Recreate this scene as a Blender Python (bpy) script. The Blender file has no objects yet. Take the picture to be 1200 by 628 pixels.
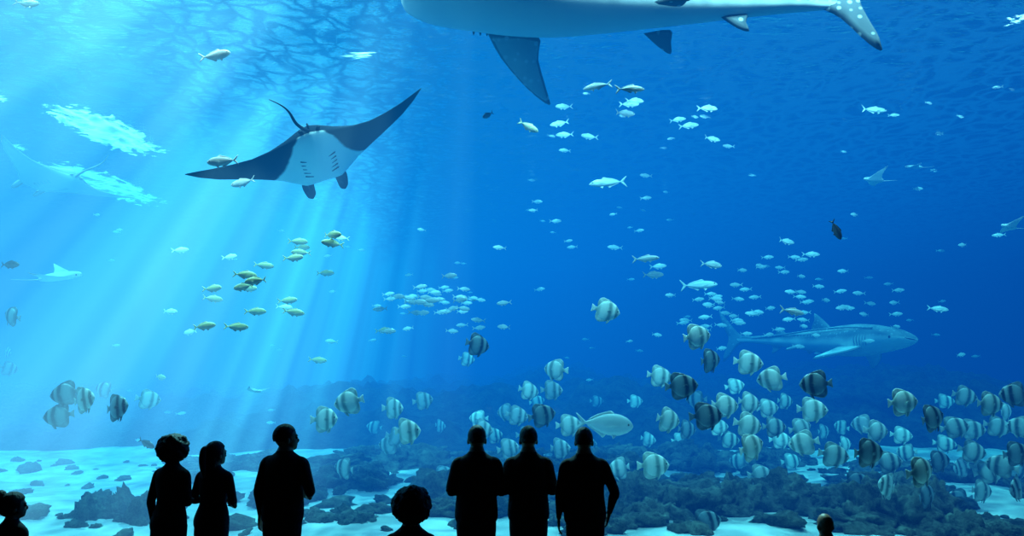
import bpy, bmesh, math, random
from mathutils import Vector, Matrix, Euler, noise

random.seed(7)
sc = bpy.context.scene
sc.view_settings.view_transform = 'Standard'
sc.view_settings.look = 'None'
R = math.radians
PITCH = R(8)
EYE = 2.4

# ------------------------------------------------------------------ helpers
def pixel_to_world(px, py, d):
    """world position of image pixel (px,py) projected through the camera to depth d in metres"""
    u = (px-600)/800.0; v = (314-py)/800.0
    y = math.cos(PITCH)-v*math.sin(PITCH); z = math.sin(PITCH)+v*math.cos(PITCH)
    k = d/y
    return Vector((u*k, d, EYE+z*k))

def new_mat(name):
    m = bpy.data.materials.new(name); m.use_nodes = True
    nt = m.node_tree
    for n in list(nt.nodes): nt.nodes.remove(n)
    out = nt.nodes.new('ShaderNodeOutputMaterial')
    return m, nt, out

def N(nt, t, **kw):
    n = nt.nodes.new(t)
    for k, v in kw.items():
        if k.startswith('i_'):
            n.inputs[k[2:]].default_value = v
        else:
            setattr(n, k, v)
    return n

def math_n(nt, op, a, b=None, c=None, clamp=False):
    n = nt.nodes.new('ShaderNodeMath'); n.operation = op; n.use_clamp = clamp
    for i, x in enumerate((a, b, c)):
        if x is None: continue
        if isinstance(x, (int, float)): n.inputs[i].default_value = x
        else: nt.links.new(x, n.inputs[i])
    return n.outputs[0]

def ramp(nt, fac, stops, interp='LINEAR'):
    r = nt.nodes.new('ShaderNodeValToRGB'); r.color_ramp.interpolation = interp
    e = r.color_ramp.elements
    while len(e) > 1: e.remove(e[-1])
    e[0].position = stops[0][0]; e[0].color = (*stops[0][1], 1)
    for p, c in stops[1:]:
        q = e.new(p); q.color = (*c, 1)
    nt.links.new(fac, r.inputs[0])
    return r.outputs[0]

def mix_rgb(nt, fac, a, b):
    m = nt.nodes.new('ShaderNodeMix'); m.data_type = 'RGBA'
    for s, x in ((0, fac), (6, a), (7, b)):
        if isinstance(x, (int, float)): m.inputs[s].default_value = x
        elif isinstance(x, tuple): m.inputs[s].default_value = (*x, 1)
        else: nt.links.new(x, m.inputs[s])
    return m.outputs[2]

def plain(name, col, rough=0.7, nscale=20, namt=0.25, bump=0.1, spec=0.3):
    m, nt, out = new_mat(name)
    tc = N(nt, 'ShaderNodeTexCoord')
    no = N(nt, 'ShaderNodeTexNoise', i_Scale=nscale, i_Detail=4.0)
    nt.links.new(tc.outputs['Object'], no.inputs['Vector'])
    c = ramp(nt, no.outputs['Fac'], [(0.3, tuple(x*(1-namt) for x in col)), (0.7, tuple(min(1, x*(1+namt)) for x in col))])
    p = N(nt, 'ShaderNodeBsdfPrincipled', i_Roughness=rough)
    p.inputs['Specular IOR Level'].default_value = spec
    nt.links.new(c, p.inputs['Base Color'])
    if bump:
        b = N(nt, 'ShaderNodeBump', i_Strength=bump, i_Distance=0.02)
        nt.links.new(no.outputs['Fac'], b.inputs['Height']); nt.links.new(b.outputs[0], p.inputs['Normal'])
    nt.links.new(p.outputs[0], out.inputs[0])
    return m

def add_obj(name, me, mats=(), loc=(0, 0, 0), rot=None, scale=None, parent=None, smooth=True):
    o = bpy.data.objects.new(name, me)
    sc.collection.objects.link(o)
    if not me.materials:
        for m in mats: me.materials.append(m)
        if smooth:
            for p in me.polygons: p.use_smooth = True
    o.location = loc
    if rot is not None: o.rotation_euler = rot
    if scale is not None: o.scale = (scale,)*3 if isinstance(scale, (int, float)) else scale
    if parent: o.parent = parent
    return o

def empty(name, loc=(0, 0, 0), rot=(0, 0, 0)):
    e = bpy.data.objects.new(name, None); sc.collection.objects.link(e)
    e.location = loc; e.rotation_euler = rot; e.empty_display_size = 0.3
    return e

def bm_mesh(name, bm):
    me = bpy.data.meshes.new(name); bm.to_mesh(me); bm.free(); return me

def box(name, lo, hi, mat, parent=None):
    bm = bmesh.new()
    bmesh.ops.create_cube(bm, size=1)
    lo = Vector(lo); hi = Vector(hi)
    for v in bm.verts:
        v.co = Vector([(lo[i]+hi[i])/2+v.co[i]*(hi[i]-lo[i]) for i in range(3)])
    return add_obj(name, bm_mesh(name, bm), [mat], parent=parent, smooth=False)

def catmull(rows, n):
    """rows: list of equal-length tuples -> smooth resampling (n per segment)"""
    out = []
    m = len(rows)
    for i in range(m-1):
        p0 = rows[max(i-1, 0)]; p1 = rows[i]; p2 = rows[i+1]; p3 = rows[min(i+2, m-1)]
        for k in range(n):
            t = k/n
            out.append(tuple(0.5*((2*b)+(-a+c)*t+(2*a-5*b+4*c-d)*t*t+(-a+3*b-3*c+d)*t**3)
                             for a, b, c, d in zip(p0, p1, p2, p3)))
    out.append(tuple(rows[-1]))
    return out

SUN = Vector((-0.041, 0.729, 0.684)).normalized()
# ------------------------------------------------------------------ materials
def water_volume():
    m, nt, out = new_mat('sea_water')
    geo = N(nt, 'ShaderNodeNewGeometry')
    sep = N(nt, 'ShaderNodeSeparateXYZ'); nt.links.new(geo.outputs['Position'], sep.inputs[0])
    X, Y, Z = sep.outputs
    # scattered daylight put in as a glow of the water, stronger left / top
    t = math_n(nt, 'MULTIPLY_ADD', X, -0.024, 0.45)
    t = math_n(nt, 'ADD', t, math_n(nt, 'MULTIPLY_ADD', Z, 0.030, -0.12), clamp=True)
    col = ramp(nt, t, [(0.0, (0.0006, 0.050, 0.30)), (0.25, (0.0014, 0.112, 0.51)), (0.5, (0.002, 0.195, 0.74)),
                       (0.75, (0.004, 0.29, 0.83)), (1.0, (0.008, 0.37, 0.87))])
    # sun shafts put in as water emission, parallel to the sun
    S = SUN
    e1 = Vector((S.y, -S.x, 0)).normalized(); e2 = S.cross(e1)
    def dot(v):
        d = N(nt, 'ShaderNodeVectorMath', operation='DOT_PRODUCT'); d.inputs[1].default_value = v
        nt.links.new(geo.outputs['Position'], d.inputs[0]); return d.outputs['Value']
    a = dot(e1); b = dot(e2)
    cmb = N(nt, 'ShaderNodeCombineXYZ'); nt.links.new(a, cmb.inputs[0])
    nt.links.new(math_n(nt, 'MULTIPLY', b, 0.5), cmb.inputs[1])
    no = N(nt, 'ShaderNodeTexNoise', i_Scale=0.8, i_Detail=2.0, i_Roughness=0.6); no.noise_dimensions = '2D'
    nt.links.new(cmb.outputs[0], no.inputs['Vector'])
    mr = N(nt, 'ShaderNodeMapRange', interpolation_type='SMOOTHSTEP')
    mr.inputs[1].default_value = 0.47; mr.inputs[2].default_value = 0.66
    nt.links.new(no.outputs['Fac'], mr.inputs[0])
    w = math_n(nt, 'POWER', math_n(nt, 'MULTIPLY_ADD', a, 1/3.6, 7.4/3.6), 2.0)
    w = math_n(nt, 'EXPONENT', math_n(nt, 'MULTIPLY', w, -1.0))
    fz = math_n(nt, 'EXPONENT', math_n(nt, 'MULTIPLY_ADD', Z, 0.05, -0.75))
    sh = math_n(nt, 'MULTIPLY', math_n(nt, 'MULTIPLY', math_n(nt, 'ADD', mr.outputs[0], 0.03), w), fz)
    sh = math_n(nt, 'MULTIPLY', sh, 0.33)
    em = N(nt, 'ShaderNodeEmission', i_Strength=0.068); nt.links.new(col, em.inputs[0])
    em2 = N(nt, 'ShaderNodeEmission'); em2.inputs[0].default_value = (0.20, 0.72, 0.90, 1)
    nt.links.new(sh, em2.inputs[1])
    ab = N(nt, 'ShaderNodeVolumeAbsorption', i_Density=0.17)
    ab.inputs[0].default_value = (0.20, 0.60, 0.60, 1)
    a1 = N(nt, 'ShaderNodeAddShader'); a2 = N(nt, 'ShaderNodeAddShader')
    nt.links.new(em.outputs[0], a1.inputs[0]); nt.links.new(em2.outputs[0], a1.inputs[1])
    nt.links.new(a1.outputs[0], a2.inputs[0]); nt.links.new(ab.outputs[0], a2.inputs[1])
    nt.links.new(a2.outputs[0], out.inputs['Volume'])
    m.cycles.volume_step_rate = 0.34
    return m

def surface_mat():
    m, nt, out = new_mat('water_surface')
    tc = N(nt, 'ShaderNodeTexCoord')
    no = N(nt, 'ShaderNodeTexNoise', i_Scale=0.6, i_Detail=4.0); nt.links.new(tc.outputs['Object'], no.inputs['Vector'])
    vm = N(nt, 'ShaderNodeVectorMath', operation='MULTIPLY_ADD')
    nt.links.new(no.outputs['Color'], vm.inputs[0]); vm.inputs[1].default_value = (2.6, 2.6, 0)
    nt.links.new(tc.outputs['Object'], vm.inputs[2])
    vo = N(nt, 'ShaderNodeTexVoronoi', feature='DISTANCE_TO_EDGE', i_Scale=1.5)
    nt.links.new(vm.outputs[0], vo.inputs['Vector'])
    mr = N(nt, 'ShaderNodeMapRange', interpolation_type='SMOOTHSTEP')
    mr.inputs[1].default_value = 0.0; mr.inputs[2].default_value = 0.28
    mr.inputs[3].default_value = 0.92; mr.inputs[4].default_value = 0.16
    nt.links.new(vo.outputs['Distance'], mr.inputs[0])
    b = N(nt, 'ShaderNodeTexNoise', i_Scale=3.0, i_Detail=3.0, i_Roughness=0.55)
    mp = N(nt, 'ShaderNodeMapping'); mp.inputs['Scale'].default_value = (0.6, 1.5, 1)
    nt.links.new(tc.outputs['Object'], mp.inputs[0]); nt.links.new(mp.outputs[0], b.inputs['Vector'])
    bu = N(nt, 'ShaderNodeBump', i_Strength=0.7, i_Distance=0.15); nt.links.new(b.outputs['Fac'], bu.inputs['Height'])
    gl = N(nt, 'ShaderNodeBsdfGlossy', i_Roughness=0.16); gl.inputs[0].default_value = (0.94, 0.99, 1, 1)
    nt.links.new(bu.outputs[0], gl.inputs['Normal'])
    tr = N(nt, 'ShaderNodeBsdfTransparent')
    mx = N(nt, 'ShaderNodeMixShader'); nt.links.new(mr.outputs[0], mx.inputs[0])
    nt.links.new(gl.outputs[0], mx.inputs[1]); nt.links.new(tr.outputs[0], mx.inputs[2])
    nt.links.new(mx.outputs[0], out.inputs[0])
    return m

def foam_mat(name, amount):  # material of the added sun-glint sheets, not foam
    """sun glints shaped as ragged white sheets under the surface, lit from above"""
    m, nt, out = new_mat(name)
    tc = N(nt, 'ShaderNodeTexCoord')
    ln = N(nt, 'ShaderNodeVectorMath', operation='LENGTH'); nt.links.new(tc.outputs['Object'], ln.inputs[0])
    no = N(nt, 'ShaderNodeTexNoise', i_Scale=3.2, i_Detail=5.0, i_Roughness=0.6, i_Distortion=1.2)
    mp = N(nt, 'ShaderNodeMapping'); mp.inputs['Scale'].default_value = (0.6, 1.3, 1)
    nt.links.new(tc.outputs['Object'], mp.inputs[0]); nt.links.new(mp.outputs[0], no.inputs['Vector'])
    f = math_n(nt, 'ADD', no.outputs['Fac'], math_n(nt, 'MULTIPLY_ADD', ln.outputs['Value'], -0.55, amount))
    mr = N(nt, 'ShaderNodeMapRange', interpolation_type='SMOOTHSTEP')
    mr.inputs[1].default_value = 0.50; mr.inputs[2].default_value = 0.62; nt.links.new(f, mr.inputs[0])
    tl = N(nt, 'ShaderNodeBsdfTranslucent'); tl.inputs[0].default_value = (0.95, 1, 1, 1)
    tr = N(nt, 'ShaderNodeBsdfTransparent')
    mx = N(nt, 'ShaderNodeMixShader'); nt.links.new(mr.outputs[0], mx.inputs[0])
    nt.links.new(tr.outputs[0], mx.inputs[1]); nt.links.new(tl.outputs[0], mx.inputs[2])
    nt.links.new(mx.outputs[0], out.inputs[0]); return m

def acrylic():
    m, nt, out = new_mat('acrylic')
    gl = N(nt, 'ShaderNodeBsdfGlossy', i_Roughness=0.02)
    tr = N(nt, 'ShaderNodeBsdfTransparent'); tr.inputs[0].default_value = (0.99, 1, 1, 1)
    mx = N(nt, 'ShaderNodeMixShader'); mx.inputs[0].default_value = 0.985
    nt.links.new(gl.outputs[0], mx.inputs[1]); nt.links.new(tr.outputs[0], mx.inputs[2])
    nt.links.new(mx.outputs[0], out.inputs[0]); return m

def counter(name, belly, back, spots=0, lo=0.35, hi=0.65, rough=0.4, nscale=6, spec=0.5):
    """counter-shaded skin driven by the 'shade' attribute (0 belly, 1 back)"""
    m, nt, out = new_mat(name)
    at = N(nt, 'ShaderNodeAttribute', attribute_name='shade')
    tc = N(nt, 'ShaderNodeTexCoord')
    no = N(nt, 'ShaderNodeTexNoise', i_Scale=nscale, i_Detail=4.0); nt.links.new(tc.outputs['Object'], no.inputs['Vector'])
    s = math_n(nt, 'ADD', at.outputs['Fac'], math_n(nt, 'MULTIPLY_ADD', no.outputs['Fac'], 0.3, -0.15))
    mr = N(nt, 'ShaderNodeMapRange', interpolation_type='SMOOTHSTEP')
    mr.inputs[1].default_value = lo; mr.inputs[2].default_value = hi
    nt.links.new(s, mr.inputs[0])
    c = mix_rgb(nt, mr.outputs[0], belly, back)
    if spots:
        vo = N(nt, 'ShaderNodeTexVoronoi', i_Scale=float(spots), i_Randomness=0.55)
        nt.links.new(tc.outputs['Object'], vo.inputs['Vector'])
        sp = N(nt, 'ShaderNodeMapRange'); sp.inputs[1].default_value = 0.18; sp.inputs[2].default_value = 0.30
        sp.inputs[3].default_value = 0.35; sp.inputs[4].default_value = 0.0
        nt.links.new(vo.outputs['Distance'], sp.inputs[0])
        f = math_n(nt, 'MULTIPLY', sp.outputs[0], mr.outputs[0])
        c = mix_rgb(nt, f, c, (0.75, 0.85, 0.85))
    p = N(nt, 'ShaderNodeBsdfPrincipled', i_Roughness=rough); nt.links.new(c, p.inputs['Base Color'])
    p.inputs['Specular IOR Level'].default_value = spec
    nt.links.new(p.outputs[0], out.inputs[0]); return m

def banded(name, base, band):
    m, nt, out = new_mat(name)
    tc = N(nt, 'ShaderNodeTexCoord'); sep = N(nt, 'ShaderNodeSeparateXYZ'); nt.links.new(tc.outputs['Object'], sep.inputs[0])
    z2 = math_n(nt, 'MULTIPLY', sep.outputs[2], sep.outputs[2])
    x = math_n(nt, 'ADD', sep.outputs[0], math_n(nt, 'MULTIPLY', z2, 0.5))
    no = N(nt, 'ShaderNodeTexNoise', i_Scale=5.0, i_Detail=3.0); nt.links.new(tc.outputs['Object'], no.inputs['Vector'])
    f = math_n(nt, 'ADD', math_n(nt, 'ADD', x, 0.52), math_n(nt, 'MULTIPLY', no.outputs['Fac'], 0.06))
    r = ramp(nt, f, [(0.0, (.3,)*3), (0.12, (.1,)*3), (0.18, (.95,)*3), (0.27, (.8,)*3), (0.36, (.2,)*3), (0.50, (.08,)*3), (0.59, (.3,)*3), (0.65, (1,)*3), (0.71, (1,)*3), (0.78, (.05,)*3),
                     (0.84, (0,)*3), (0.88, (1,)*3), (0.93, (1,)*3), (0.96, (.25,)*3)])
    # fins darker away from the body
    az = math_n(nt, 'ABSOLUTE', sep.outputs[2])
    fz = N(nt, 'ShaderNodeMapRange'); fz.inputs[1].default_value = 0.28; fz.inputs[2].default_value = 0.45; fz.inputs[4].default_value = 0.85
    nt.links.new(az, fz.inputs[0])
    mx = math_n(nt, 'MAXIMUM', r, fz.outputs[0])
    c = mix_rgb(nt, mx, base, band)
    p = N(nt, 'ShaderNodeBsdfPrincipled', i_Roughness=0.32); nt.links.new(c, p.inputs['Base Color'])
    nt.links.new(p.outputs[0], out.inputs[0]); return m

def rock_mat(name, c1, c2):
    m, nt, out = new_mat(name)
    tc = N(nt, 'ShaderNodeTexCoord')
    no = N(nt, 'ShaderNodeTexNoise', i_Scale=1.8, i_Detail=9.0, i_Roughness=0.75); nt.links.new(tc.outputs['Object'], no.inputs['Vector'])
    c = ramp(nt, no.outputs['Fac'], [(0.38, c1), (0.62, c2)])
    b = N(nt, 'ShaderNodeBump', i_Strength=1.0, i_Distance=0.3); nt.links.new(no.outputs['Fac'], b.inputs['Height'])
    p = N(nt, 'ShaderNodeBsdfPrincipled', i_Roughness=0.95); nt.links.new(c, p.inputs['Base Color'])
    p.inputs['Specular IOR Level'].default_value = 0.1
    nt.links.new(b.outputs[0], p.inputs['Normal']); nt.links.new(p.outputs[0], out.inputs[0]); return m

M_sand = plain('sand', (0.58, 0.59, 0.56), 0.95, 1.0, 0.3, 0.5)
M_rock = rock_mat('reef_rock', (0.03, 0.042, 0.038), (0.24, 0.26, 0.20))
M_reef = rock_mat('reef_ridge_rock', (0.015, 0.025, 0.027), (0.08, 0.10, 0.09))
M_dark = plain('gallery_paint', (0.012, 0.013, 0.016), 0.9, 5, 0.2, 0.05)
M_carpet = plain('gallery_carpet', (0.012, 0.012, 0.014), 1.0, 60, 0.4, 0.3, 0.0)
M_bluewall = rock_mat('tank_wall', (0.01, 0.05, 0.10), (0.02, 0.09, 0.16))
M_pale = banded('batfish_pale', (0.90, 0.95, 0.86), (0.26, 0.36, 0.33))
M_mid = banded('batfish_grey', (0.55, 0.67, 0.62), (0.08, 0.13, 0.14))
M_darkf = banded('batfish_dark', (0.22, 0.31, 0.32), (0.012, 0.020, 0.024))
M_silver = counter('silver_scales', (0.85, 0.90, 0.88), (0.48, 0.60, 0.60), rough=0.3)
M_yellow = counter('yellow_scales', (0.98, 0.98, 0.80), (0.98, 0.97, 0.52), rough=0.35)
M_pink = counter('pink_scales', (0.97, 0.88, 0.85), (0.95, 0.72, 0.68), rough=0.4)
M_darkfish = counter('dark_scales', (0.10, 0.12, 0.12), (0.02, 0.03, 0.03))
M_whale = counter('whale_shark_skin', (0.85, 0.90, 0.87), (0.20, 0.28, 0.30), spots=46, rough=.6)
M_whale2 = counter('whale_shark_skin_dusky', (0.50, 0.58, 0.60), (0.035, 0.055, 0.07), spots=46, lo=0.10, hi=0.58, rough=.65, spec=.25)
M_manta = counter('manta_skin', (0.90, 0.93, 0.92), (0.010, 0.019, 0.033), lo=0.42, hi=0.58, nscale=9, rough=.75, spec=.10)
M_ray = counter('ray_skin', (0.85, 0.9, 0.9), (0.35, 0.46, 0.48), lo=0.3, hi=0.8, rough=.6)
M_eye = plain('fish_eye', (0.01, 0.01, 0.01), 0.15, 5, 0, 0)

# ------------------------------------------------------------------ camera / world / lights
cam = bpy.data.cameras.new('camera'); cam.lens = 24; cam.sensor_width = 36; cam.clip_end = 500
co = bpy.data.objects.new('camera', cam); sc.collection.objects.link(co)
co.location = (0, 0, EYE); co.rotation_euler = (R(90)+PITCH, 0, 0); sc.camera = co

w = bpy.data.worlds.new('World'); sc.world = w; w.use_nodes = True
bg = w.node_tree.nodes['Background']; bg.inputs[0].default_value = (0.02, 0.32, 0.88, 1); bg.inputs[1].default_value = 0.62

def sun(name, S, energy, col, ang):
    l = bpy.data.lights.new(name, 'SUN'); l.energy = energy; l.color = col; l.angle = R(ang)
    o = bpy.data.objects.new(name, l); sc.collection.objects.link(o)
    o.rotation_euler = Vector(S).to_track_quat('Z', 'Y').to_euler(); o.location = (0, 30, 20)
    return o
sun('sun', SUN, 12.0, (0.5, 0.97, 1.0), 0.6)
sun('front_fill_sun', (-0.15, -0.56, 0.82), 14.0, (0.45, 0.95, 1.0), 3.0)  # second sun added to light the animals from the viewer's side
for i, x in enumerate((-11, -4, 4, 11)):  # unseen area lamps added above the glass as front fill
    l = bpy.data.lights.new('front_fill_lamp', 'AREA'); l.shape = 'RECTANGLE'; l.size = 4; l.size_y = 1.2
    l.energy = 2800; l.color = (0.45, 0.95, 1.0)
    o = bpy.data.objects.new('front_fill_lamp', l); sc.collection.objects.link(o)
    o.location = (x, 10.0, 12.8); o.rotation_euler = (R(16), 0, 0)

# ------------------------------------------------------------------ gallery and tank shell
box('floor', (-12, -7, -0.2), (12, 9, 0), M_carpet)
box('ceiling', (-12, -7, 8.0), (12, 9, 8.3), M_dark)
box('wall_left', (-12.3, -7, -0.2), (-12, 9, 8.3), M_dark)
box('wall_right', (12, -7, -0.2), (12.3, 9, 8.3), M_dark)
box('wall_back', (-12.3, -7.3, -0.2), (12.3, -7, 8.3), M_dark)
box('wall_front_left', (-46, 8.9, -2), (-12, 9.2, 12), M_dark)
box('wall_front_right', (12, 8.9, -2), (46, 9.2, 12), M_dark)
box('wall_front_top', (-12, 8.9, 7.9), (12, 9.2, 12), M_dark)
box('wall_front_base', (-12, 8.9, -2), (12, 9.2, -0.0), M_dark)
box('window_1', (-12, 9.0, 0.0), (12, 9.15, 7.9), acrylic())
box('tank_wall_left', (-46, 9.2, -2), (-45.5, 62, 12), M_bluewall)
box('tank_wall_right', (45.5, 9.2, -2), (46, 62, 12), M_bluewall)
box('tank_wall_back', (-46, 62, -2), (46, 62.5, 12), M_bluewall)
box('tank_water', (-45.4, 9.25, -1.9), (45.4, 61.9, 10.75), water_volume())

def grid_obj(name, x0, x1, y0, y1, nx, ny, f, mat, loc=(0, 0, 0)):
    verts = []; faces = []
    for j in range(ny+1):
        for i in range(nx+1):
            x = x0+(x1-x0)*i/nx; y = y0+(y1-y0)*j/ny
            verts.append((x, y, f(x, y)))
    for j in range(ny):
        for i in range(nx):
            a = j*(nx+1)+i; faces.append((a, a+1, a+nx+2, a+nx+1))
    me = bpy.data.meshes.new(name); me.from_pydata(verts, [], faces)
    return add_obj(name, me, [mat], loc=loc)

grid_obj('water_surface', -45.4, 45.4, 9.25, 61.9, 260, 150,
         lambda x, y: 11.0+0.08*noise.noise(Vector((x*0.5, y*0.9, 0)))+0.03*noise.noise(Vector((x*1.7, y*2.1, 4))), surface_mat())
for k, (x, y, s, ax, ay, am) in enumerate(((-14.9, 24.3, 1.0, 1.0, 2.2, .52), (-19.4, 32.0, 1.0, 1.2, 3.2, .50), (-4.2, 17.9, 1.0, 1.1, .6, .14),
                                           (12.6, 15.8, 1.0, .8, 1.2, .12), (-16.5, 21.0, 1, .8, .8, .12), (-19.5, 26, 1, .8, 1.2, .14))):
    o = grid_obj('surface_glint', -1, 1, -1, 1, 16, 16, lambda x, y: 0.02*math.sin(x*5+y*3), foam_mat('glint_%d' % k, am), loc=(x, y, 10.86))
    o.scale = (ax*1.3, ay*1.3, 1)  # white sheets added to stand in for glints on the water
SAND = -0.5
def sandz(x, y):
    return SAND+0.14*noise.noise(Vector((x*0.25, y*0.35, 2)))+0.05*noise.noise(Vector((x*1.3, y*2.0, 7)))
grid_obj('aquarium_floor_sand', -45.4, 45.4, 9.25, 61.9, 300, 240, sandz, M_sand)

def reefz(x, y):
    n = noise.fractal(Vector((x*0.16, y*0.16, 3)), 0.9, 2.1, 6)
    n2 = noise.fractal(Vector((x*0.55, y*0.5, 9)), 0.7, 2.1, 6)
    front = 21.8+1.8*noise.noise(Vector((x*0.25, 0, 0)))
    k = max(0.0, min(1.0, (y-front)/10.0)); k = k*k*(3-2*k)
    mound = 1.1*math.exp(-((x-3)/5)**2)+1.5*math.exp(-((x-19)/8)**2)+0.7*math.exp(-((x+6)/4)**2)
    h = k*(0.8+mound)+n*0.9*min(1, k*2.5)+abs(n2)*0.7*min(1, k*4)
    return SAND-0.45+h*1.0+0.35*min(1, k*6)
grid_obj('reef_ridge', -45.4, 45.4, 20, 60, 360, 180, reefz, M_reef)

# rocks
def rock_into(bm, c, s, seed, sub=4):
    r = bmesh.ops.create_icosphere(bm, subdivisions=sub, radius=1)
    rot = Euler((random.uniform(-.3, .3), random.uniform(-.3, .3), random.uniform(0, 6.28))).to_matrix()
    o = Vector((seed*3.1, seed, 0))
    for v in r['verts']:
        p = v.co.copy()
        rid = 1-abs(noise.noise(p*2.3+o))*2
        d = 1+0.5*noise.fractal(p*1.2+o, 0.8, 2.2, 6)+0.22*rid*rid+0.14*noise.cell(p*2.6+o)
        q = Vector((p.x*s[0], p.y*s[1], p.z*s[2]))*d
        v.co = rot @ q+Vector(c)

def rock_formation(px, py, d, wid, n, hgt, seed):
    random.seed(seed)
    c = pixel_to_world(px, py, d); bm = bmesh.new()
    for i in range(n):
        a = random.uniform(-1, 1); b = random.uniform(-1, 1)
        s = random.uniform(.22, .5)*wid*0.5
        rock_into(bm, (a*wid*0.45, b*wid*0.3, SAND-0.02), (s, s*0.8, hgt*random.uniform(.45, 1)), seed+i*1.7, 5 if s > .4 else 4)
    for i in range(n*4):
        a = random.gauss(0, .5); b = random.gauss(0, .4); s = random.uniform(.06, .2)
        rock_into(bm, (a*wid*0.6, b*wid*0.5, SAND+.02), (s*1.3, s, s*.7), seed+i*.37, 3)
    return add_obj('reef_boulders', bm_mesh('reef_boulders', bm), [M_rock], loc=(c.x, d, 0))

rock_formation(148, 600, 13.6, 1.6, 7, 0.50, 1)
rock_formation(795, 598, 14.2, 2.9, 11, 0.62, 2)
rock_formation(1010, 600, 13.8, 3.4, 13, 0.62, 3)
rock_formation(560, 600, 14.6, 3.0, 10, 0.5, 4)
rock_formation(420, 575, 17.5, 2.4, 8, 0.34, 5)
rock_formation(660, 560, 18.5, 4.8, 13, 0.6, 6)
rock_formation(270, 560, 20, 3.0, 8, 0.32, 8)
rock_formation(1130, 625, 12.4, 1.8, 7, 0.38, 9)
rock_formation(480, 545, 21, 4.4, 9, 0.42, 10)
rock_formation(1080, 560, 18.5, 3.0, 8, 0.36, 11)
rock_formation(880, 545, 20.5, 3.4, 9, 0.45, 12)
rock_formation(760, 545, 20.5, 3.4, 10, 0.45, 13)
rock_formation(395, 620, 13.2, 1.2, 5, 0.2, 14)
rock_formation(1180, 560, 18.5, 2.6, 7, 0.34, 15)
rock_formation(700, 615, 13, 1.6, 6, 0.34, 16)
rock_formation(330, 590, 15.5, 1.6, 6, 0.22, 18)
random.seed(21)
bm = bmesh.new()
for i in range(360):
    d = random.uniform(12.2, 21.5); x = random.uniform(-0.82, 0.82)*d
    if x < -3 and random.random() < .5: continue
    s = random.choice([0.05, 0.07, 0.09, 0.13, 0.18, 0.26])
    rock_into(bm, (x, d, sandz(x, d)+s*0.15), (s*1.4, s, s*0.55), i*0.77, 3)
add_obj('rubble_stones', bm_mesh('rubble_stones', bm), [M_rock])

# ------------------------------------------------------------------ fish tools
def loft_x(bm, secs, sub=5, seg=20, bend=None, belly_flat=1.0):
    """secs (x, zc, half_height, half_width); closed lofted body along x"""
    L = bm.verts.layers.float.get('shade') or bm.verts.layers.float.new('shade')
    rows = catmull(secs, sub); rings = []
    for (x, zc, hh, hw) in rows:
        hh = max(hh, 1e-3); hw = max(hw, 1e-3); ring = []
        for k in range(seg):
            a = 2*math.pi*k/seg; s = math.sin(a); c = math.cos(a)
            z = zc+hh*s*(belly_flat if s < 0 else 1)
            v = bm.verts.new((x, hw*c, z)); v[L] = 0.5+0.5*s; ring.append(v)
        rings.append(ring)
    for r0, r1 in zip(rings, rings[1:]):
        for k in range(seg):
            bm.faces.new((r0[k], r0[(k+1) % seg], r1[(k+1) % seg], r1[k]))
    bm.faces.new(rings[0][::-1]); bm.faces.new(rings[-1])

def fin(bm, pts, th=0.004, nrm=(0, 1, 0), shade=0.8, mat=0, tipshade=None):
    """thin tapering plate from an outline of 3-D points"""
    L = bm.verts.layers.float.get('shade') or bm.verts.layers.float.new('shade')
    P = [Vector(p) for p in pts]
    P = [Vector(q) for q in catmull([tuple(p) for p in P]+[tuple(P[0])], 3)[:-1]] if len(P) > 4 else P
    n = Vector(nrm).normalized()*th
    c = sum(P, Vector())/len(P)
    rim = []
    for p in P:
        v = bm.verts.new(p); v[L] = shade if tipshade is None else tipshade; rim.append(v)
    inn = [[], []]
    for s, lst in ((1, inn[0]), (-1, inn[1])):
        for p in P:
            v = bm.verts.new(p.lerp(c, 0.18)+n*s); v[L] = shade; lst.append(v)
    m = len(P)
    for s in (0, 1):
        for k in range(m):
            f = (rim[k], rim[(k+1) % m], inn[s][(k+1) % m], inn[s][k])
            bm.faces.new(f if s == 0 else f[::-1])
        bm.faces.new(inn[s] if s == 0 else inn[s][::-1])

def ball(bm, c, r, mat=0, seg=10, shade=1.0):
    L = bm.verts.layers.float.get('shade') or bm.verts.layers.float.new('shade')
    q = bmesh.ops.create_uvsphere(bm, u_segments=seg, v_segments=seg//2+2, radius=1)
    rr = r if isinstance(r, (tuple, list)) else (r,)*3
    fs = set()
    for v in q['verts']:
        v.co = Vector((v.co.x*rr[0]+c[0], v.co.y*rr[1]+c[1], v.co.z*rr[2]+c[2])); v[L] = shade
        for f in v.link_faces: fs.add(f)
    for f in fs: f.material_index = mat

def finish(name, bm):
    bmesh.ops.recalc_face_normals(bm, faces=bm.faces)
    return bm_mesh(name, bm)

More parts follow.
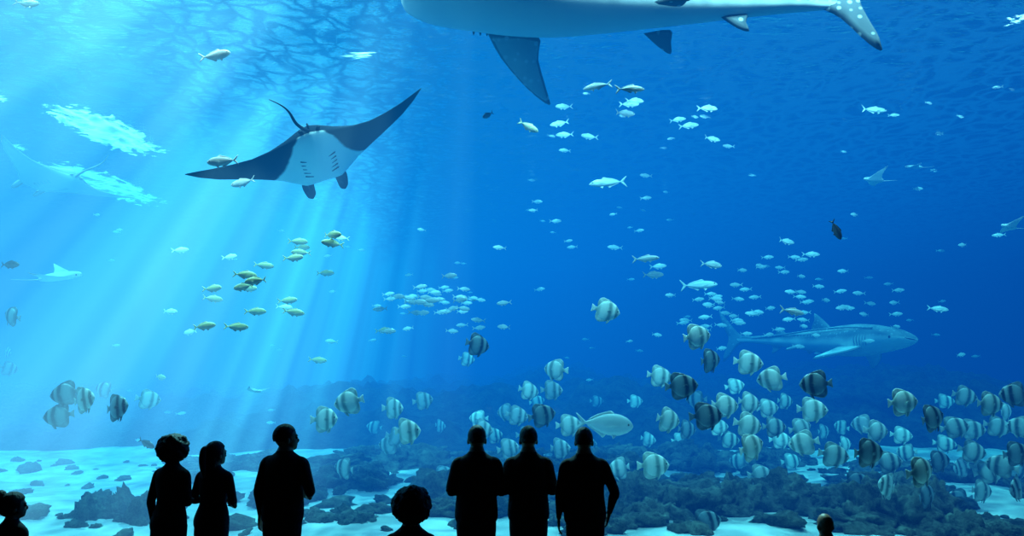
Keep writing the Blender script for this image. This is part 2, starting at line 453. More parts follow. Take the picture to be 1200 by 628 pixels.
def batfish_mesh(m, nm, swing=0.0):
    bm = bmesh.new()
    loft_x(bm, [(.47, .0, .015, .012), (.45, 0, .05, .03), (.40, 0, .13, .055), (.30, 0, .24, .08), (.15, 0, .325, .095), (0, 0, .35, .09),
                (-.15, 0, .31, .075), (-.27, 0, .20, .05), (-.35, 0, .085, .028), (-.41, 0, .06, .015)], 4, 20)
    for s in (1, -1):
        fin(bm, [(.18, 0, .28*s), (.08, 0, .36*s), (-.08, 0, .41*s), (-.22, 0, .43*s), (-.33, 0, .35*s), (-.36, 0, .22*s), (-.33, 0, .08*s), (-.15, 0, .24*s)], .008)
    fin(bm, [(-.38, 0, .05), (-.47, 0, .10), (-.55, 0, .14), (-.54, 0, .0), (-.55, 0, -.14), (-.47, 0, -.10), (-.38, 0, -.05)], .006)
    for s in (1, -1):
        fin(bm, [(.17, .085*s, .02), (.10, .12*s, .04), (.02, .14*s, .0), (.05, .12*s, -.06), (.15, .09*s, -.05)], .003, nrm=(.2, s, 0))
        fin(bm, [(.2, .03*s, -.29), (.12, .05*s, -.42), (.06, .04*s, -.46), (.1, .03*s, -.3)], .004)
        ball(bm, (.385, .052*s, .045), (.026, .014, .026), 1)
    for v in bm.verts:
        if v.co.x < 0.1: v.co.y += swing*(v.co.x-0.1)**2
    me = finish(nm, bm)
    me.materials.append(m); me.materials.append(M_eye)
    for p in me.polygons: p.use_smooth = True
    return me

def jack_mesh(m, nm, deep=0.17, swing=0.0, wid=0.07):
    d = deep
    bm = bmesh.new()
    loft_x(bm, [(.5, -.01, .01, .008), (.46, -.005, d*.38, wid*.45), (.36, 0, d*.75, wid*.85), (.2, 0, d, wid), (.02, 0, d*.98, wid*.95),
                (-.15, 0, d*.72, wid*.7), (-.28, 0, d*.38, wid*.42), (-.38, 0, d*.15, wid*.25), (-.42, 0, d*.13, wid*.15)], 4, 16)
    fin(bm, [(-.39, 0, .015), (-.46, 0, .08), (-.58, 0, .17), (-.52, 0, .06), (-.48, 0, 0), (-.52, 0, -.06), (-.58, 0, -.17), (-.46, 0, -.08), (-.39, 0, -.015)], .006)
    fin(bm, [(.15, 0, d*.95), (.08, 0, d+.05), (-.02, 0, d+.03), (-.2, 0, d*.72+.02), (-.36, 0, d*.2+.01), (-.2, 0, d*.5)], .005)
    fin(bm, [(0, 0, -d*.95), (-.06, 0, -d-.05), (-.16, 0, -d*.8-.02), (-.36, 0, -d*.2-.01), (-.18, 0, -d*.5)], .005, shade=.3)
    for s in (1, -1):
        fin(bm, [(.22, wid*.95*s, -.01), (.1, (wid+.035)*s, -.01), (0, (wid+.05)*s, -.06), (.1, (wid+.02)*s, -.05)], .003, nrm=(.2, s, 0), shade=.5)
        fin(bm, [(.2, .02*s, -d*.95), (.13, .04*s, -d-.06), (.1, .03*s, -d*.9)], .003, shade=.3)
        ball(bm, (.4, wid*.66*s, .02), (.02, .012, .02), 1)
    for v in bm.verts:
        if v.co.x < 0.1: v.co.y += swing*(v.co.x-0.1)**2
    me = finish(nm, bm); me.materials.append(m); me.materials.append(M_eye)
    for p in me.polygons: p.use_smooth = True
    return me

def whale_shark_mesh(nm, swing=0.3, mat=None):
    bm = bmesh.new()
    secs = [(0, .0, .012, .055), (.012, .0, .026, .078), (.05, 0, .045, .096), (.1, 0, .058, .102), (.17, 0, .072, .100), (.26, -.002, .083, .093),
            (.36, -.003, .082, .084), (.47, 0, .07, .069), (.58, .002, .055, .053), (.69, .005, .042, .039), (.8, .008, .03, .027),
            (.9, .010, .021, .019), (.97, .012, .02, .012), (1.0, .013, .018, .006)]
    loft_x(bm, [(.5-t, z, h, w_) for t, z, h, w_ in secs], 5, 32)
    # tail
    fin(bm, [(-.455, 0, .025), (-.50, 0, .055), (-.56, 0, .13), (-.605, 0, .19), (-.60, 0, .15), (-.565, 0, .06), (-.545, 0, .01),
             (-.555, 0, -.05), (-.575, 0, -.125), (-.55, 0, -.11), (-.50, 0, -.035), (-.46, 0, -.003)], .007, shade=1)
    # dorsals
    fin(bm, [(.06, 0, .07), (.0, 0, .125), (-.045, 0, .155), (-.045, 0, .12), (-.06, 0, .065), (0, 0, .06)], .008, shade=1)
    fin(bm, [(-.21, 0, .045), (-.25, 0, .075), (-.275, 0, .085), (-.27, 0, .06), (-.275, 0, .035), (-.24, 0, .03)], .005, shade=1)
    fin(bm, [(-.235, 0, -.03), (-.27, 0, -.06), (-.295, 0, -.07), (-.29, 0, -.045), (-.295, 0, -.02), (-.26, 0, -.02)], .005, shade=.7)
    for s in (1, -1):
        # pectorals
        fin(bm, [(.30, .07*s, -.045), (.26, .13*s, -.075), (.19, .20*s, -.105), (.13, .235*s, -.125), (.14, .20*s, -.11), (.17, .13*s, -.07), (.18, .07*s, -.045)],
            .009, nrm=(0, .5*s, 1), shade=.36, tipshade=.95)
        fin(bm, [(-.07, .05*s, -.04), (-.11, .08*s, -.05), (-.145, .095*s, -.06), (-.14, .07*s, -.045), (-.13, .04*s, -.035)], .006, nrm=(0, .5*s, 1), shade=.5, tipshade=.9)
        ball(bm, (.455, .094*s, -.004), (.006, .004, .006), 1, shade=1)
        for g in range(5):
            x = .335-g*.016
            fin(bm, [(x, .098*s, .02), (x-.003, .1005*s, -.005), (x-.004, .092*s, -.04), (x-.007, .092*s, -.04), (x-.006, .1005*s, -.005)], .0015, nrm=(1, 0, 0), shade=1)
    # wide terminal mouth
    ball(bm, (.492, 0, -.004), (.012, .066, .004), 1, 16)
    # ridges along the flank
    for s in (1, -1):
        pr = catmull([(.36, .085*s, .045), (.2, .08*s, .055), (.0, .068*s, .05), (-.2, .038*s, .035), (-.4, .018*s, .015)], 5)
        L = bm.verts.layers.float['shade']; prev = None
        for p in pr:
            r = []
            for k in range(6):
                a = k*math.pi/3
                v = bm.verts.new((p[0], p[1]+.005*math.cos(a), p[2]+.005*math.sin(a))); v[L] = 1; r.append(v)
            if prev:
                for k in range(6): bm.faces.new((prev[k], prev[(k+1) % 6], r[(k+1) % 6], r[k]))
            prev = r
    for v in bm.verts:
        if v.co.x < 0.1: v.co.y += swing*(v.co.x-0.1)**2
    me = finish(nm, bm); me.materials.append(mat or M_whale); me.materials.append(M_eye)
    for p in me.polygons: p.use_smooth = True
    return me

def lerp_tab(tab, x):
    for (a, b), (c, d) in zip(tab, tab[1:]):
        if x <= c: return b+(d-b)*((x-a)/(c-a))
    return tab[-1][1]

def ray_mesh(nm, mat, manta=True, arch=(0.10, 0.10), white=0.26, tail=.36):
    """wing-span 1, nose +Y, up +Z"""
    if manta:
        yl = [(0, .165), (.10, .172), (.16, .175), (.22, .15), (.35, .085), (.5, .03), (.65, -.02), (.8, -.07), (.92, -.125), (1, -.175)]
        yt = [(0, -.19), (.08, -.18), (.2, -.155), (.35, -.13), (.5, -.12), (.65, -.13), (.8, -.148), (.92, -.168), (1, -.18)]
    else:
        yl = [(0, .30), (.06, .29), (.12, .2), (.2, .16), (.4, .11), (.6, .04), (.8, -.06), (1, -.17)]
        yt = [(0, -.24), (.1, -.22), (.25, -.15), (.5, -.12), (.75, -.14), (1, -.18)]
    bm = bmesh.new(); L = bm.verts.layers.float.new('shade')
    nx, ny = 120, 30
    top = {}; bot = {}
    for i in range(nx+1):
        s = -1+2*i/nx; s_ = math.copysign(abs(s)**1.05, s); a = abs(s_)
        y1 = lerp_tab(yl, a); y0 = lerp_tab(yt, a)
        th = .062*math.exp(-(a/.24)**2)+.018*(1-a)+.0015
        zc = (arch[0] if s_ < 0 else arch[1])*(a**2.0)
        for j in range(ny+1):
            t = j/ny; t2 = .5-.5*math.cos(math.pi*t)
            y = y0+(y1-y0)*t2
            prof = max(0, math.sin(math.pi*t))**.75
            e = (j in (0, ny)) or (i in (0, nx))
            zt = zc+th*prof*.9; zb = zc-th*prof*.6
            if e:
                v = bm.verts.new((s_*.5, y, zc)); v[L] = 0.9; top[i, j] = bot[i, j] = v
            else:
                v = bm.verts.new((s_*.5, y, zt)); v[L] = 1.0; top[i, j] = v
                v = bm.verts.new((s_*.5, y, zb))
                edge = max((a-white-.26*t2)/.16, (0.08+.95*max(0, a-.10)-t2)/.18)
                if white > .6: edge = (a-white)/.3
                v[L] = max(0.0, min(1.0, .1+edge*.9)); bot[i, j] = v
    for i in range(nx):
        for j in range(ny):
            for T, fl in ((top, 0), (bot, 1)):
                q = [T[i, j], T[i+1, j], T[i+1, j+1], T[i, j+1]]
                u = []
                for v in q:
                    if v not in u: u.append(v)
                if len(u) > 2:
                    try: bm.faces.new(u[::-1] if fl else u)
                    except ValueError: pass
    for s in (1, -1):
        if manta:
            fin(bm, [(.055*s, .14, .0), (.09*s, .145, .0), (.095*s, .19, -.015), (.083*s, .235, -.04), (.066*s, .23, -.04), (.06*s, .19, -.015)], .012, nrm=(1, 0, 0.3), shade=.6, tipshade=1)
            for g in range(5):
                y = .075-g*.028
                fin(bm, [(.04*s, y, -.0405), (.075*s, y-.010, -.036), (.075*s, y-.015, -.036), (.04*s, y-.005, -.0405)], .002, nrm=(0, 0, 1), shade=.62)
        ball(bm, (.10*s if manta else .05*s, .15 if manta else .24, .01), .011, 1)
        fin(bm, [(.02*s, -.17, 0), (.04*s, -.17, 0), (.045*s, -.2, 0), (.03*s, -.2, 0)], .005, nrm=(0, 0, 1), shade=.9)
    if manta: ball(bm, (0, .162, -.004), (.05, .008, .010), 1, 14)
    # small dorsal fin and whip tail
    fin(bm, [(0, -.15, .02), (0, -.18, .035), (0, -.20, .03), (0, -.20, .01)], .004, nrm=(1, 0, 0), shade=1)
    prev = None
    for k in range(22):
        t = k/21; r = .0075*(1-t)+.0018
        c = Vector((-.11*t**1.3-.015*math.sin(t*6), -.18-tail*t, .0+.04*t*t)) if manta else Vector((-.05*math.sin(t*2.2), -.22-tail*t, .05*t*t)); rr = []
        for q in range(8):
            a = q*math.pi/4
            v = bm.verts.new((c.x+r*math.cos(a), c.y, c.z+r*math.sin(a))); v[L] = 1; rr.append(v)
        if prev:
            for q in range(8): bm.faces.new((prev[q], prev[(q+1) % 8], rr[(q+1) % 8], rr[q]))
        prev = rr
    me = finish(nm, bm); me.materials.append(mat); me.materials.append(M_eye)
    for p in me.polygons: p.use_smooth = True
    return me

# ------------------------------------------------------------------ big animals
ws = whale_shark_mesh('whale_shark', 0.12, M_whale2)
c = pixel_to_world(724, 4, 12.4)
o = add_obj('whale_shark', ws, loc=c, scale=8.4)
o.rotation_euler = Euler((R(14), R(-3.0), R(180+3)))
ws2 = whale_shark_mesh('whale_shark_b', -0.35)
nose = pixel_to_world(1067, 396, 24.5); yaw = R(-63)
o = add_obj('whale_shark', ws2, loc=nose-Vector((math.cos(yaw), math.sin(yaw), 0))*3.7, scale=7.4)
o.rotation_euler = Euler((R(-6), 0, yaw))

mm = ray_mesh('manta_ray', M_manta, True, (-0.03, 0.06), .08, .2)
o = add_obj('manta_ray', mm, loc=pixel_to_world(372, 184, 13.2), scale=4.65)
o.rotation_euler = (Matrix.Rotation(R(5), 3, 'Z') @ Matrix.Rotation(R(-17), 3, 'X') @ Matrix.Rotation(R(-22), 3, 'Y')).to_euler()
mm2 = ray_mesh('manta_ray_pale', M_ray, True, (0.05, 0.05), 0.8)
o = add_obj('manta_ray', mm2, loc=pixel_to_world(62, 212, 19), scale=4.4)
o.rotation_euler = (Matrix.Rotation(R(75), 3, 'Z') @ Matrix.Rotation(R(-5), 3, 'X') @ Matrix.Rotation(R(8), 3, 'Y')).to_euler()
er = ray_mesh('eagle_ray', M_ray, False, (0.16, 0.16), 0.7)
for px, py, d, sp, yw, rl in ((1025, 211, 19, 1.0, 80, 20), (1072, 196, 23, 1.0, 60, -15), (1183, 266, 17, .8, 100, 25), (68, 325, 17, 1.8, -75, 15), (298, 458, 16, .7, 70, 5)):
    o = add_obj('eagle_ray', er, loc=pixel_to_world(px, py, d), scale=sp)
    o.rotation_euler = (Matrix.Rotation(R(yw), 3, 'Z') @ Matrix.Rotation(R(10), 3, 'X') @ Matrix.Rotation(R(rl), 3, 'Y')).to_euler()

# ------------------------------------------------------------------ batfish
bf = {(k, s): batfish_mesh(m, 'batfish_'+k, s_) for k, m in (('p', M_pale), ('m', M_mid), ('d', M_darkf)) for s, s_ in ((0, .25), (1, -.3))}
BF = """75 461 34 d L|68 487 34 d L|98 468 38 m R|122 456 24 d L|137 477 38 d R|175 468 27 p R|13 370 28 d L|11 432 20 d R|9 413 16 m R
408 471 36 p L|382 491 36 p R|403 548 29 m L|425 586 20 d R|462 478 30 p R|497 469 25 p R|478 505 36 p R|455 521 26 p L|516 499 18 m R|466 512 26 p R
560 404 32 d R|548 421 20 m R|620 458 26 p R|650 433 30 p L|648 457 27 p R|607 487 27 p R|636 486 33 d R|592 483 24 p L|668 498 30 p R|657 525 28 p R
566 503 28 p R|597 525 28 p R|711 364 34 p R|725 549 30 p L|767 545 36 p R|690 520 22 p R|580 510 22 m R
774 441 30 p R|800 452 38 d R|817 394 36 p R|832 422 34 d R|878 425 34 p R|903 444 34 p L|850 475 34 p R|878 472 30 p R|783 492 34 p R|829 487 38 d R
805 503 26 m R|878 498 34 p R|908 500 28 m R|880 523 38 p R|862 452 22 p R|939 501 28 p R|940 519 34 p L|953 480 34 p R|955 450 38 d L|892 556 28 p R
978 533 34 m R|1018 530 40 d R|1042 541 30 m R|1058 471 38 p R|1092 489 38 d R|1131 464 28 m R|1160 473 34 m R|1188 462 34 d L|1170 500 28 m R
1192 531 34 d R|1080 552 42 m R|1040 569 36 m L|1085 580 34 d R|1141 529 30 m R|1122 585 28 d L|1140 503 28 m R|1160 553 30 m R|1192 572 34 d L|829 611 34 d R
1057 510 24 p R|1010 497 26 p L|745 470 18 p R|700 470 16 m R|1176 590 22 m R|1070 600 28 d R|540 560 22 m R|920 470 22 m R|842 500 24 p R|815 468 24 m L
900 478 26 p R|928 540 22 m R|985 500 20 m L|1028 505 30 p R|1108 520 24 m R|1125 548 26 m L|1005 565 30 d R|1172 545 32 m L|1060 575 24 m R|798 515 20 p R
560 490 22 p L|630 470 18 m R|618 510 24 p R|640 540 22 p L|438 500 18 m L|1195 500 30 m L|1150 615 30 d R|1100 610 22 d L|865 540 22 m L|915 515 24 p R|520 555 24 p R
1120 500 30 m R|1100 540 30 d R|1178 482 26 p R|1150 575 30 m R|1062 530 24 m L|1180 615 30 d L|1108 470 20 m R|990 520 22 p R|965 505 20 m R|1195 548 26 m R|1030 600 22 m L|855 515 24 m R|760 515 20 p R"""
random.seed(5)
for it in BF.replace('\n', '|').split('|'):
    px, py, s, k, f = it.split(); px = float(px); py = float(py); s = float(s)
    d = max(10.2, 0.52*800/s*1.02)
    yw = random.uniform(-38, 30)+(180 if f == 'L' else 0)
    o = add_obj('batfish', bf[k, random.randint(0, 1)], loc=pixel_to_world(px, py, d), scale=0.52)
    o.rotation_euler = Euler((R(random.uniform(-6, 6)), R(random.uniform(-14, 14)), R(yw)))

# ------------------------------------------------------------------ other fish
jk = {'s': [jack_mesh(M_silver, 'jack_silver', .15, s) for s in (.25, -.3)], 'y': [jack_mesh(M_yellow, 'grunt_yellow', .17, s) for s in (.25, -.3)],
      'p': [jack_mesh(M_pink, 'snapper_pink', .17, s) for s in (.2, -.3)], 'd': [jack_mesh(M_darkfish, 'surgeonfish_dark', .17, s) for s in (.2, -.2)],
      'e': [jack_mesh(M_silver, 'tuna_silver', .11, s) for s in (.2, -.2)], 't': [jack_mesh(M_silver, 'trevally_silver', .2, s) for s in (.15, .15)]}
def swim(name, kind, px, py, spx, L, face, pitch=0, parent=None, jit=25, dmax=34):
    d = min(dmax, max(10.2, L*800/spx))
    yw = random.uniform(-jit, jit)+(180 if face == 'L' else 0)
    o = add_obj(name, random.choice(jk[kind]), loc=pixel_to_world(px, py, d), scale=L/1.08, parent=parent)
    o.rotation_euler = Euler((R(random.uniform(-5, 5)), R(pitch+random.uniform(-8, 8)), R(yw)))
    return o

e = empty('school_of_yellow_grunts')
for px, py, s in ((350, 283, 22), (355, 290, 20), (390, 275, 26), (389, 285, 26), (345, 302, 24), (382, 320, 20), (400, 279, 18), (310, 311, 22), (288, 322, 26),
                  (299, 329, 28), (285, 336, 26), (250, 338, 24), (250, 350, 22), (300, 365, 24), (338, 352, 22), (345, 366, 24), (240, 382, 26), (278, 383, 26), (223, 389, 18),
                  (270, 301, 18), (212, 293, 18), (200, 365, 18), (334, 360, 18), (373, 422, 20), (388, 400, 14), (450, 387, 18), (188, 442, 18), (352, 296, 22), (292, 338, 22)):
    swim('grunt', 'y', px, py, s*1.05, .36, random.choice('RRRL'), parent=e)
e = empty('school_of_small_jacks')
for i in range(38):
    px = random.gauss(507, 24); py = random.gauss(352, 9)+(px-507)*.08
    swim('jack', 's', px, py, random.uniform(13, 20), .34, 'R', parent=e)
for px, py in ((445, 362), (478, 385), (455, 388), (530, 388), (541, 381), (560, 375), (562, 384), (590, 355), (527, 323), (585, 290), (590, 383)):
    swim('jack', 's', px, py, random.uniform(14, 20), .34, random.choice('RL'), parent=e)
e = empty('school_of_distant_jacks')
for i in range(64):
    px = random.gauss(925, 80); py = random.gauss(356, 26)-(px-945)*.12
    swim('jack', 's', px, py, random.uniform(10, 17), .42, random.choice('RRL'), parent=e, dmax=23)
for i in range(60):
    swim('jack', 's', random.uniform(600, 1190), random.uniform(100, 420), random.uniform(8, 15), .40, random.choice('RL'), parent=e)
for i in range(50):
    swim('jack', 's', random.uniform(60, 760), random.uniform(230, 530), random.uniform(6, 12), .30, random.choice('RL'), parent=e)
e = empty('school_of_silver_jacks')
for px, py, s in ((699, 101, 36), (740, 104, 40), (733, 133, 28), (745, 118, 24), (738, 122, 24), (830, 127, 26), (808, 147, 24), (835, 163, 22), (655, 145, 24), (661, 158, 22), (690, 160, 22),
                  (795, 140, 20), (758, 303, 32), (766, 322, 26), (772, 312, 20), (835, 310, 28), (720, 290, 18), (660, 125, 22), (922, 283, 22), (930, 365, 34), (1100, 362, 22), (951, 298, 20)):
    swim('silver_jack', 'e' if s > 30 else 's', px, py, s, .5, 'R' if px > 720 else 'L', parent=e)
swim('snapper', 'p', 254, 65, 38, .5, 'R', -12, jit=8)
swim('snapper', 'p', 260, 189, 38, .5, 'L', 0, jit=12)
swim('snapper', 'p', 284, 214, 30, .45, 'L', 10, jit=12)
swim('yellow_jack', 'y', 620, 149, 27, .4, 'R', 32, jit=8)
swim('grouper', 'e', 711, 214, 46, .9, 'L', 12, jit=12)
swim('tuna', 'e', 820, 334, 46, 1.0, 'R', -3, jit=8)
swim('tuna', 'e', 1025, 129, 33, .7, 'R', -5, jit=10)
swim('surgeonfish', 'd', 571, 135, 18, .3, 'L', 30, jit=50)
swim('surgeonfish', 'd', 980, 270, 26, .35, 'R', 62, jit=10)
swim('surgeonfish', 'd', 12, 310, 26, .45, 'R', 4, jit=10)
swim('surgeonfish', 'd', 33, 4, 34, .5, 'R', 10, jit=10)
swim('giant_trevally', 't', 711, 497, 66, 1.0, 'R', 6, jit=4)
swim('surgeonfish', 'd', 172, 520, 22, .35, 'R', 20, jit=10)
swim('tuna', 'e', 1130, 560, 20, .5, 'R', -3, jit=8)

# ------------------------------------------------------------------ people
def tube(bm, pts, rads, ref=(1, 0, 0), seg=14, sub=4):
    rows = catmull([tuple(p)+tuple(r if isinstance(r, tuple) else (r, r)) for p, r in zip(pts, rads)], sub)
    P = [Vector(r[:3]) for r in rows]; rings = []
    ref = Vector(ref)
    for i, p in enumerate(P):
        t = (P[min(i+1, len(P)-1)]-P[max(i-1, 0)]).normalized()
        a = (ref-t*ref.dot(t)).normalized(); b = t.cross(a)
        ra, rb = max(rows[i][3], 1e-3), max(rows[i][4], 1e-3)
        rings.append([bm.verts.new(p+a*ra*math.cos(2*math.pi*k/seg)+b*rb*math.sin(2*math.pi*k/seg)) for k in range(seg)])
    for r0, r1 in zip(rings, rings[1:]):
        for k in range(seg): bm.faces.new((r0[k], r0[(k+1) % seg], r1[(k+1) % seg], r1[k]))
    bm.faces.new(rings[0][::-1]); bm.faces.new(rings[-1])

def ell(bm, c, r, M=None):
    q = bmesh.ops.create_uvsphere(bm, u_segments=20, v_segments=14, radius=1)
    for v in q['verts']:
        p = Vector((v.co.x*r[0]+c[0], v.co.y*r[1]+c[1], v.co.z*r[2]+c[2]))
        v.co = M @ p if M else p

def hand(bm, wr, d, w, n):
    """wr wrist, d along the hand, w towards the thumb, n palm side"""
    d = d.normalized(); w = (w-d*w.dot(d)).normalized(); n = (n-d*n.dot(d)-w*n.dot(w)).normalized()
    tube(bm, [wr-d*.02, wr+d*.02, wr+d*.06, wr+d*.095], [(.027, .02), (.034, .017), (.042, .015), (.038, .011)], ref=w, sub=2)
    for k, (o_, l) in enumerate(((.032, .07), (.011, .08), (-.011, .075), (-.032, .06))):
        b = wr+d*.085+w*o_
        sp = w*o_*.25
        tube(bm, [b, b+(d+sp*4)*l*.42+n*.004, b+(d+sp*4)*l*.75+n*.018, b+d*l*.92+sp*l*4+n*.036], [.0092, .0088, .008, .0065], ref=w, seg=8, sub=2)
    b = wr+d*.025+w*.03
    tube(bm, [b, b+w*.022+d*.03+n*.006, b+w*.03+d*.055+n*.014, b+w*.03+d*.075+n*.022], [.013, .011, .0095, .007], ref=n, seg=8, sub=2)

# elbow, wrist, hand direction, thumb side, palm normal
ARMS = {'hang': ((.225, -.03, 1.13), (.235, .03, .885), (0, .08, -1), (0, 1, 0), (-1, 0, 0)),
        'front': ((.228, -.02, 1.14), (.10, .20, 1.10), (-1, .15, .05), (0, 0, 1), (0, -1, 0)),
        'wide': ((.262, -.03, 1.15), (.16, .19, 1.04), (-.7, .6, .1), (0, 0, 1), (-.3, -1, 0)),
        'pocket': ((.262, -.06, 1.14), (.225, .02, .92), (-.25, .25, -1), (0, 1, 0), (-1, 0, 0))}

def person(name, px, d, H, yaw=0, female=False, bulk=1.0, arms=('hang', 'hang'), hair='short', head_yaw=0, head_pitch=0,
           skin=(0.30, 0.17, 0.11), shirt=(0.03, 0.03, 0.035), pants=(0.02, 0.02, 0.03), skirt=False, stride=0.0, lean=0.0, hairc=(0.012, 0.009, 0.008)):
    bm = bmesh.new()
    sw = (.88 if female else 1.0); B = bulk
    if female:
        T = [(.80, .10, .08, 0), (.86, .168, .115, -.008), (.93, .180, .122, -.012), (1.02, .160, .110, -.002), (1.11, .132, .100, 0), (1.21, .142, .105, 0),
             (1.31, .158, .112, 0), (1.38, .160, .105, -.005), (1.425, .145, .088, -.008), (1.46, .105, .072, -.01), (1.495, .066, .060, -.008), (1.56, .048, .052, .004), (1.60, .046, .05, .01)]
    else:
        T = [(.80, .12, .09, 0), (.86, .178, .120, -.004), (.93, .186, .124, -.006), (1.02, .180, .12, 0), (1.11, .172, .114, .0), (1.21, .174, .115, .0),
             (1.31, .180, .120, .0), (1.38, .176, .114, -.005), (1.43, .158, .096, -.008), (1.468, .120, .08, -.01), (1.50, .082, .066, -.010), (1.56, .060, .06, .004), (1.60, .056, .056, .01)]
    tube(bm, [(0, y, z) for z, a, b, y in T], [(a*(B if z < 1.44 else 1), b*(B if z < 1.44 else 1)) for z, a, b, y in T], seg=28, sub=4)
    if female:
        for s in (1, -1): ell(bm, (.065*s, .078*B, 1.29), (.055, .048, .055))
    # legs and feet
    for s in (1, -1):
        st = stride*s
        tube(bm, [(.085*s, 0, .90), (.092*s, st*.2, .75), (.098*s, .012+st*.5, .50), (.10*s, -.005+st*.7, .36), (.104*s, -.012+st, .16), (.105*s, -.015+st, .07)],
             [.095*B, .088*B, .063*B, .062*B, .046*B, .042], sub=4, seg=16)
        tube(bm, [(.106*s, -.07+st, .045), (.107*s, -.03+st, .05), (.112*s, .06+st, .04), (.118*s, .13+st, .03), (.118*s, .18+st, .025)],
             [(.025, .03), (.036, .045), (.043, .04), (.045, .028), (.025, .016)], sub=3, seg=12)
    if skirt:
        tube(bm, [(0, 0, 1.0), (0, 0, .85), (0, 0, .65), (0, 0, .50), (0, 0, .49)], [(.165, .11), (.2, .145), (.225, .17), (.245, .19), (.2, .15)], seg=24)
    wrists = []
    for s, A in ((-1, ARMS[arms[0]]), (1, ARMS[arms[1]])):
        f = lambda p: Vector((p[0]*s, p[1], p[2]))
        q = sw*(.35+.65*B)
        el = f(A[0]); wr = f(A[1]); el.x *= q; wr.x *= q
        sh = Vector((.160*q*s, -.008, 1.385))
        tube(bm, [Vector((.09*s, -.008, 1.425)), sh, sh.lerp(el, .35)+Vector((.008*s, 0, 0)), el, el.lerp(wr, .3), wr.lerp(el, .12), wr],
             [.035*sw, .058*B*sw, .053*B*sw, .045*B*sw, .041*B*sw, .028*sw, .024*sw], seg=14, sub=4)
        hand(bm, wr, f(A[2]), f(A[3]), f(A[4])); wrists.append(wr+f(A[2]).normalized()*.09)
    # head
    HS = 1.11
    HM = Matrix.Translation((0, 0, 1.515)) @ Matrix.Rotation(R(head_yaw), 4, 'Z') @ Matrix.Rotation(R(head_pitch), 4, 'X') @ Matrix.Scale(HS, 4) @ Matrix.Translation((0, 0, -1.54))
    ell(bm, (0, -.008, 1.652), (.075, .095, .098), HM)
    ell(bm, (0, .028, 1.60), (.060, .068, .082), HM)
    ell(bm, (0, .062, 1.555), (.036, .036, .028), HM)
    ell(bm, (0, .098, 1.608), (.013, .02, .02), HM); ell(bm, (0, .088, 1.63), (.010, .014, .03), HM)
    ell(bm, (0, .09, 1.575), (.024, .012, .010), HM)
    for s in (1, -1):
        ell(bm, (.077*s, -.005, 1.615), (.010, .020, .031), HM); ell(bm, (.03*s, .082, 1.655), (.022, .012, .008), HM)
    k = H/1.75
    for v in bm.verts:
        v.co.y += lean*max(0, v.co.z-.9)
        v.co *= k
    me0 = bm_mesh('tmp', bm); ob = bpy.data.objects.new('tmp', me0); sc.collection.objects.link(ob)
    r = ob.modifiers.new('r', 'REMESH'); r.mode = 'VOXEL'; r.voxel_size = .0075
    s_ = ob.modifiers.new('s', 'SMOOTH'); s_.factor = .5; s_.iterations = 4
    dg = bpy.context.evaluated_depsgraph_get(); dg.update()
    me = bpy.data.meshes.new_from_object(ob.evaluated_get(dg)); bpy.data.objects.remove(ob)
    me.name = name+'_body'; me.materials.clear()
    for nm, c_, rg in (('skin', skin, .5), ('shirt', shirt, .9), ('trousers', pants, .9), ('shoes', (.01, .01, .01), .4)):
        me.materials.append(plain(name+'_'+nm, c_, rg, 40, .15, .05))
    for p in me.polygons:
        c_ = p.center/k; p.use_smooth = True
        c_ = Vector((c_.x, c_.y-lean*max(0, c_.z-.9), c_.z))
        if c_.z > 1.505: m = 0
        elif any((c_-w_).length < .105 for w_ in wrists): m = 0
        elif c_.z < .085: m = 3
        elif c_.z < .95 and not (skirt and c_.z > .49): m = 2 if not (skirt and c_.z < .49) else 0
        else: m = 1
        p.material_index = m
    base = pixel_to_world(px, 500, d)
    root = empty(name, (base.x, d, 0), (0, 0, R(yaw)))
    b = bpy.data.objects.new('body', me); sc.collection.objects.link(b); b.parent = root
    bm = bmesh.new()
    for s in (1, -1): ell(bm, (.03*s, .082, 1.635), (.012, .012, .010), HM)
    for v in bm.verts: v.co.y += lean*.7; v.co *= k
    add_obj('eyes', bm_mesh('eyes', bm), [M_eye], parent=root)
    if hair != 'bald':
        hm = plain(name+'_hair', hairc, .6, 90, .5, .6)
        bm = bmesh.new()
        q = bmesh.ops.create_icosphere(bm, subdivisions=5, radius=1)
        rr = {'short': (.081, .102, .104), 'afro': (.138, .140, .128), 'pony': (.086, .108, .106), 'bun': (.088, .110, .110), 'curly': (.125, .13, .118)}[hair]
        zc = {'afro': 1.652, 'curly': 1.65}.get(hair, 1.655)
        for v in q['verts']:
            p = v.co.copy()
            g = 1.0
            fy = max(0, min(1, (p.y-.45)/.35))*max(0, min(1, (.45-p.z)/.3))
            g -= fy*(.30 if hair in ('short', 'pony', 'bun') else .38)
            if p.z < -.45 and hair == 'short': g = .8
            if hair in ('afro', 'curly'): g *= 1+.10*noise.fractal(p*3.2, .8, 2.2, 4)+.05*noise.noise(p*14)
            else: g *= 1+.015*noise.fractal(p*5, .8, 2.2, 3)
            v.co = HM @ Vector((p.x*rr[0]*g, p.y*rr[1]*g-.016, zc+p.z*rr[2]*g))
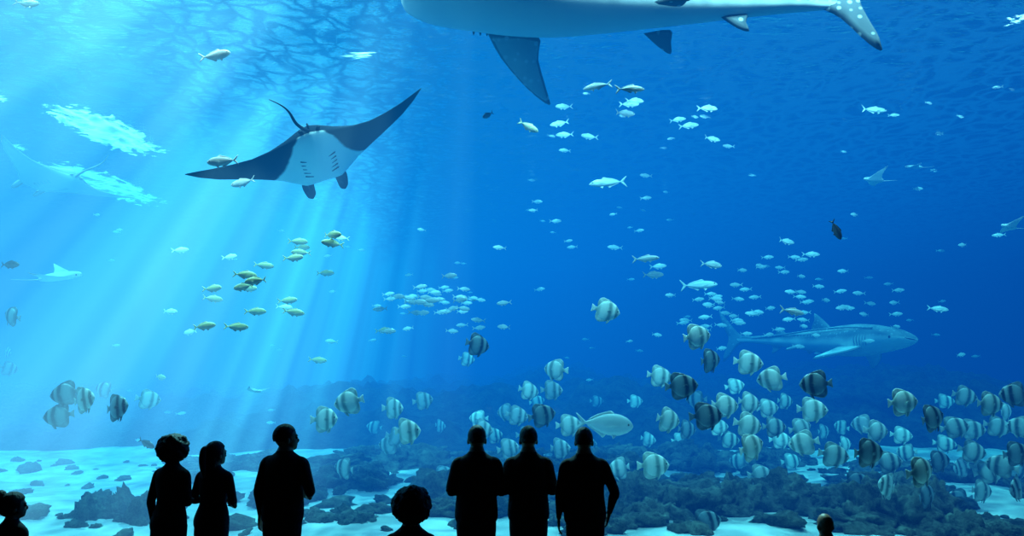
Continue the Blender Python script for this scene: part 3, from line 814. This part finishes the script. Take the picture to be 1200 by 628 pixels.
        if hair == 'pony':
            tube(bm, [HM @ Vector(x) for x in ((0, -.09, 1.70), (0, -.135, 1.69), (.01, -.15, 1.60), (.015, -.14, 1.50), (.02, -.13, 1.42))], [.02, .03, .036, .028, .008], sub=4)
            tube(bm, [HM @ Vector(x) for x in ((0, -.05, 1.66), (0, -.07, 1.58), (0, -.07, 1.50), (0, -.07, 1.46))], [(.08, .05), (.085, .045), (.075, .035), (.05, .02)], sub=4)
        if hair in ('bun', 'curly'):
            q = bmesh.ops.create_icosphere(bm, subdivisions=4, radius=1)
            cc = Vector((-.03, -.10, 1.74)) if hair == 'bun' else Vector((0, -.08, 1.70))
            for v in q['verts']:
                v.co = HM @ (cc+v.co*(.045 if hair == 'bun' else .08)*(1+.15*noise.noise(v.co*4)))
        for v in bm.verts: v.co.y += lean*.7; v.co *= k
        add_obj('hair', bm_mesh('hair', bm), [hm], parent=root)
    return root

person('woman_with_afro', 206, 6.8, 1.70, yaw=-15, female=True, arms=('hang', 'front'), hair='afro', skin=(.12, .07, .05), shirt=(.03, .03, .03), bulk=1.06)
person('woman_with_ponytail', 255, 7.1, 1.62, yaw=-8, female=True, arms=('front', 'wide'), hair='pony', bulk=1.08, head_yaw=-25, shirt=(.02, .02, .025))
person('man', 336, 7.0, 1.80, yaw=-12, bulk=1.14, arms=('hang', 'wide'), head_yaw=-45)
person('man', 559, 7.0, 1.79, yaw=0, bulk=1.12, arms=('front', 'front'))
person('man', 619, 7.1, 1.775, yaw=0, bulk=1.11, arms=('front', 'front'), head_yaw=6)
person('man', 684, 7.0, 1.77, yaw=4, bulk=1.12, arms=('hang', 'pocket'), head_yaw=-8)
person('woman', 484, 4.6, 1.60, yaw=0, female=True, hair='curly', arms=('front', 'front'), head_yaw=10)
person('girl', 25, 5.6, 1.39, yaw=-12, female=True, hair='bun', arms=('hang', 'hang'), head_yaw=-30)
person('boy', 960, 5.6, 1.235, yaw=0, hair='bald', arms=('front', 'front'), skin=(.34, .17, .10))
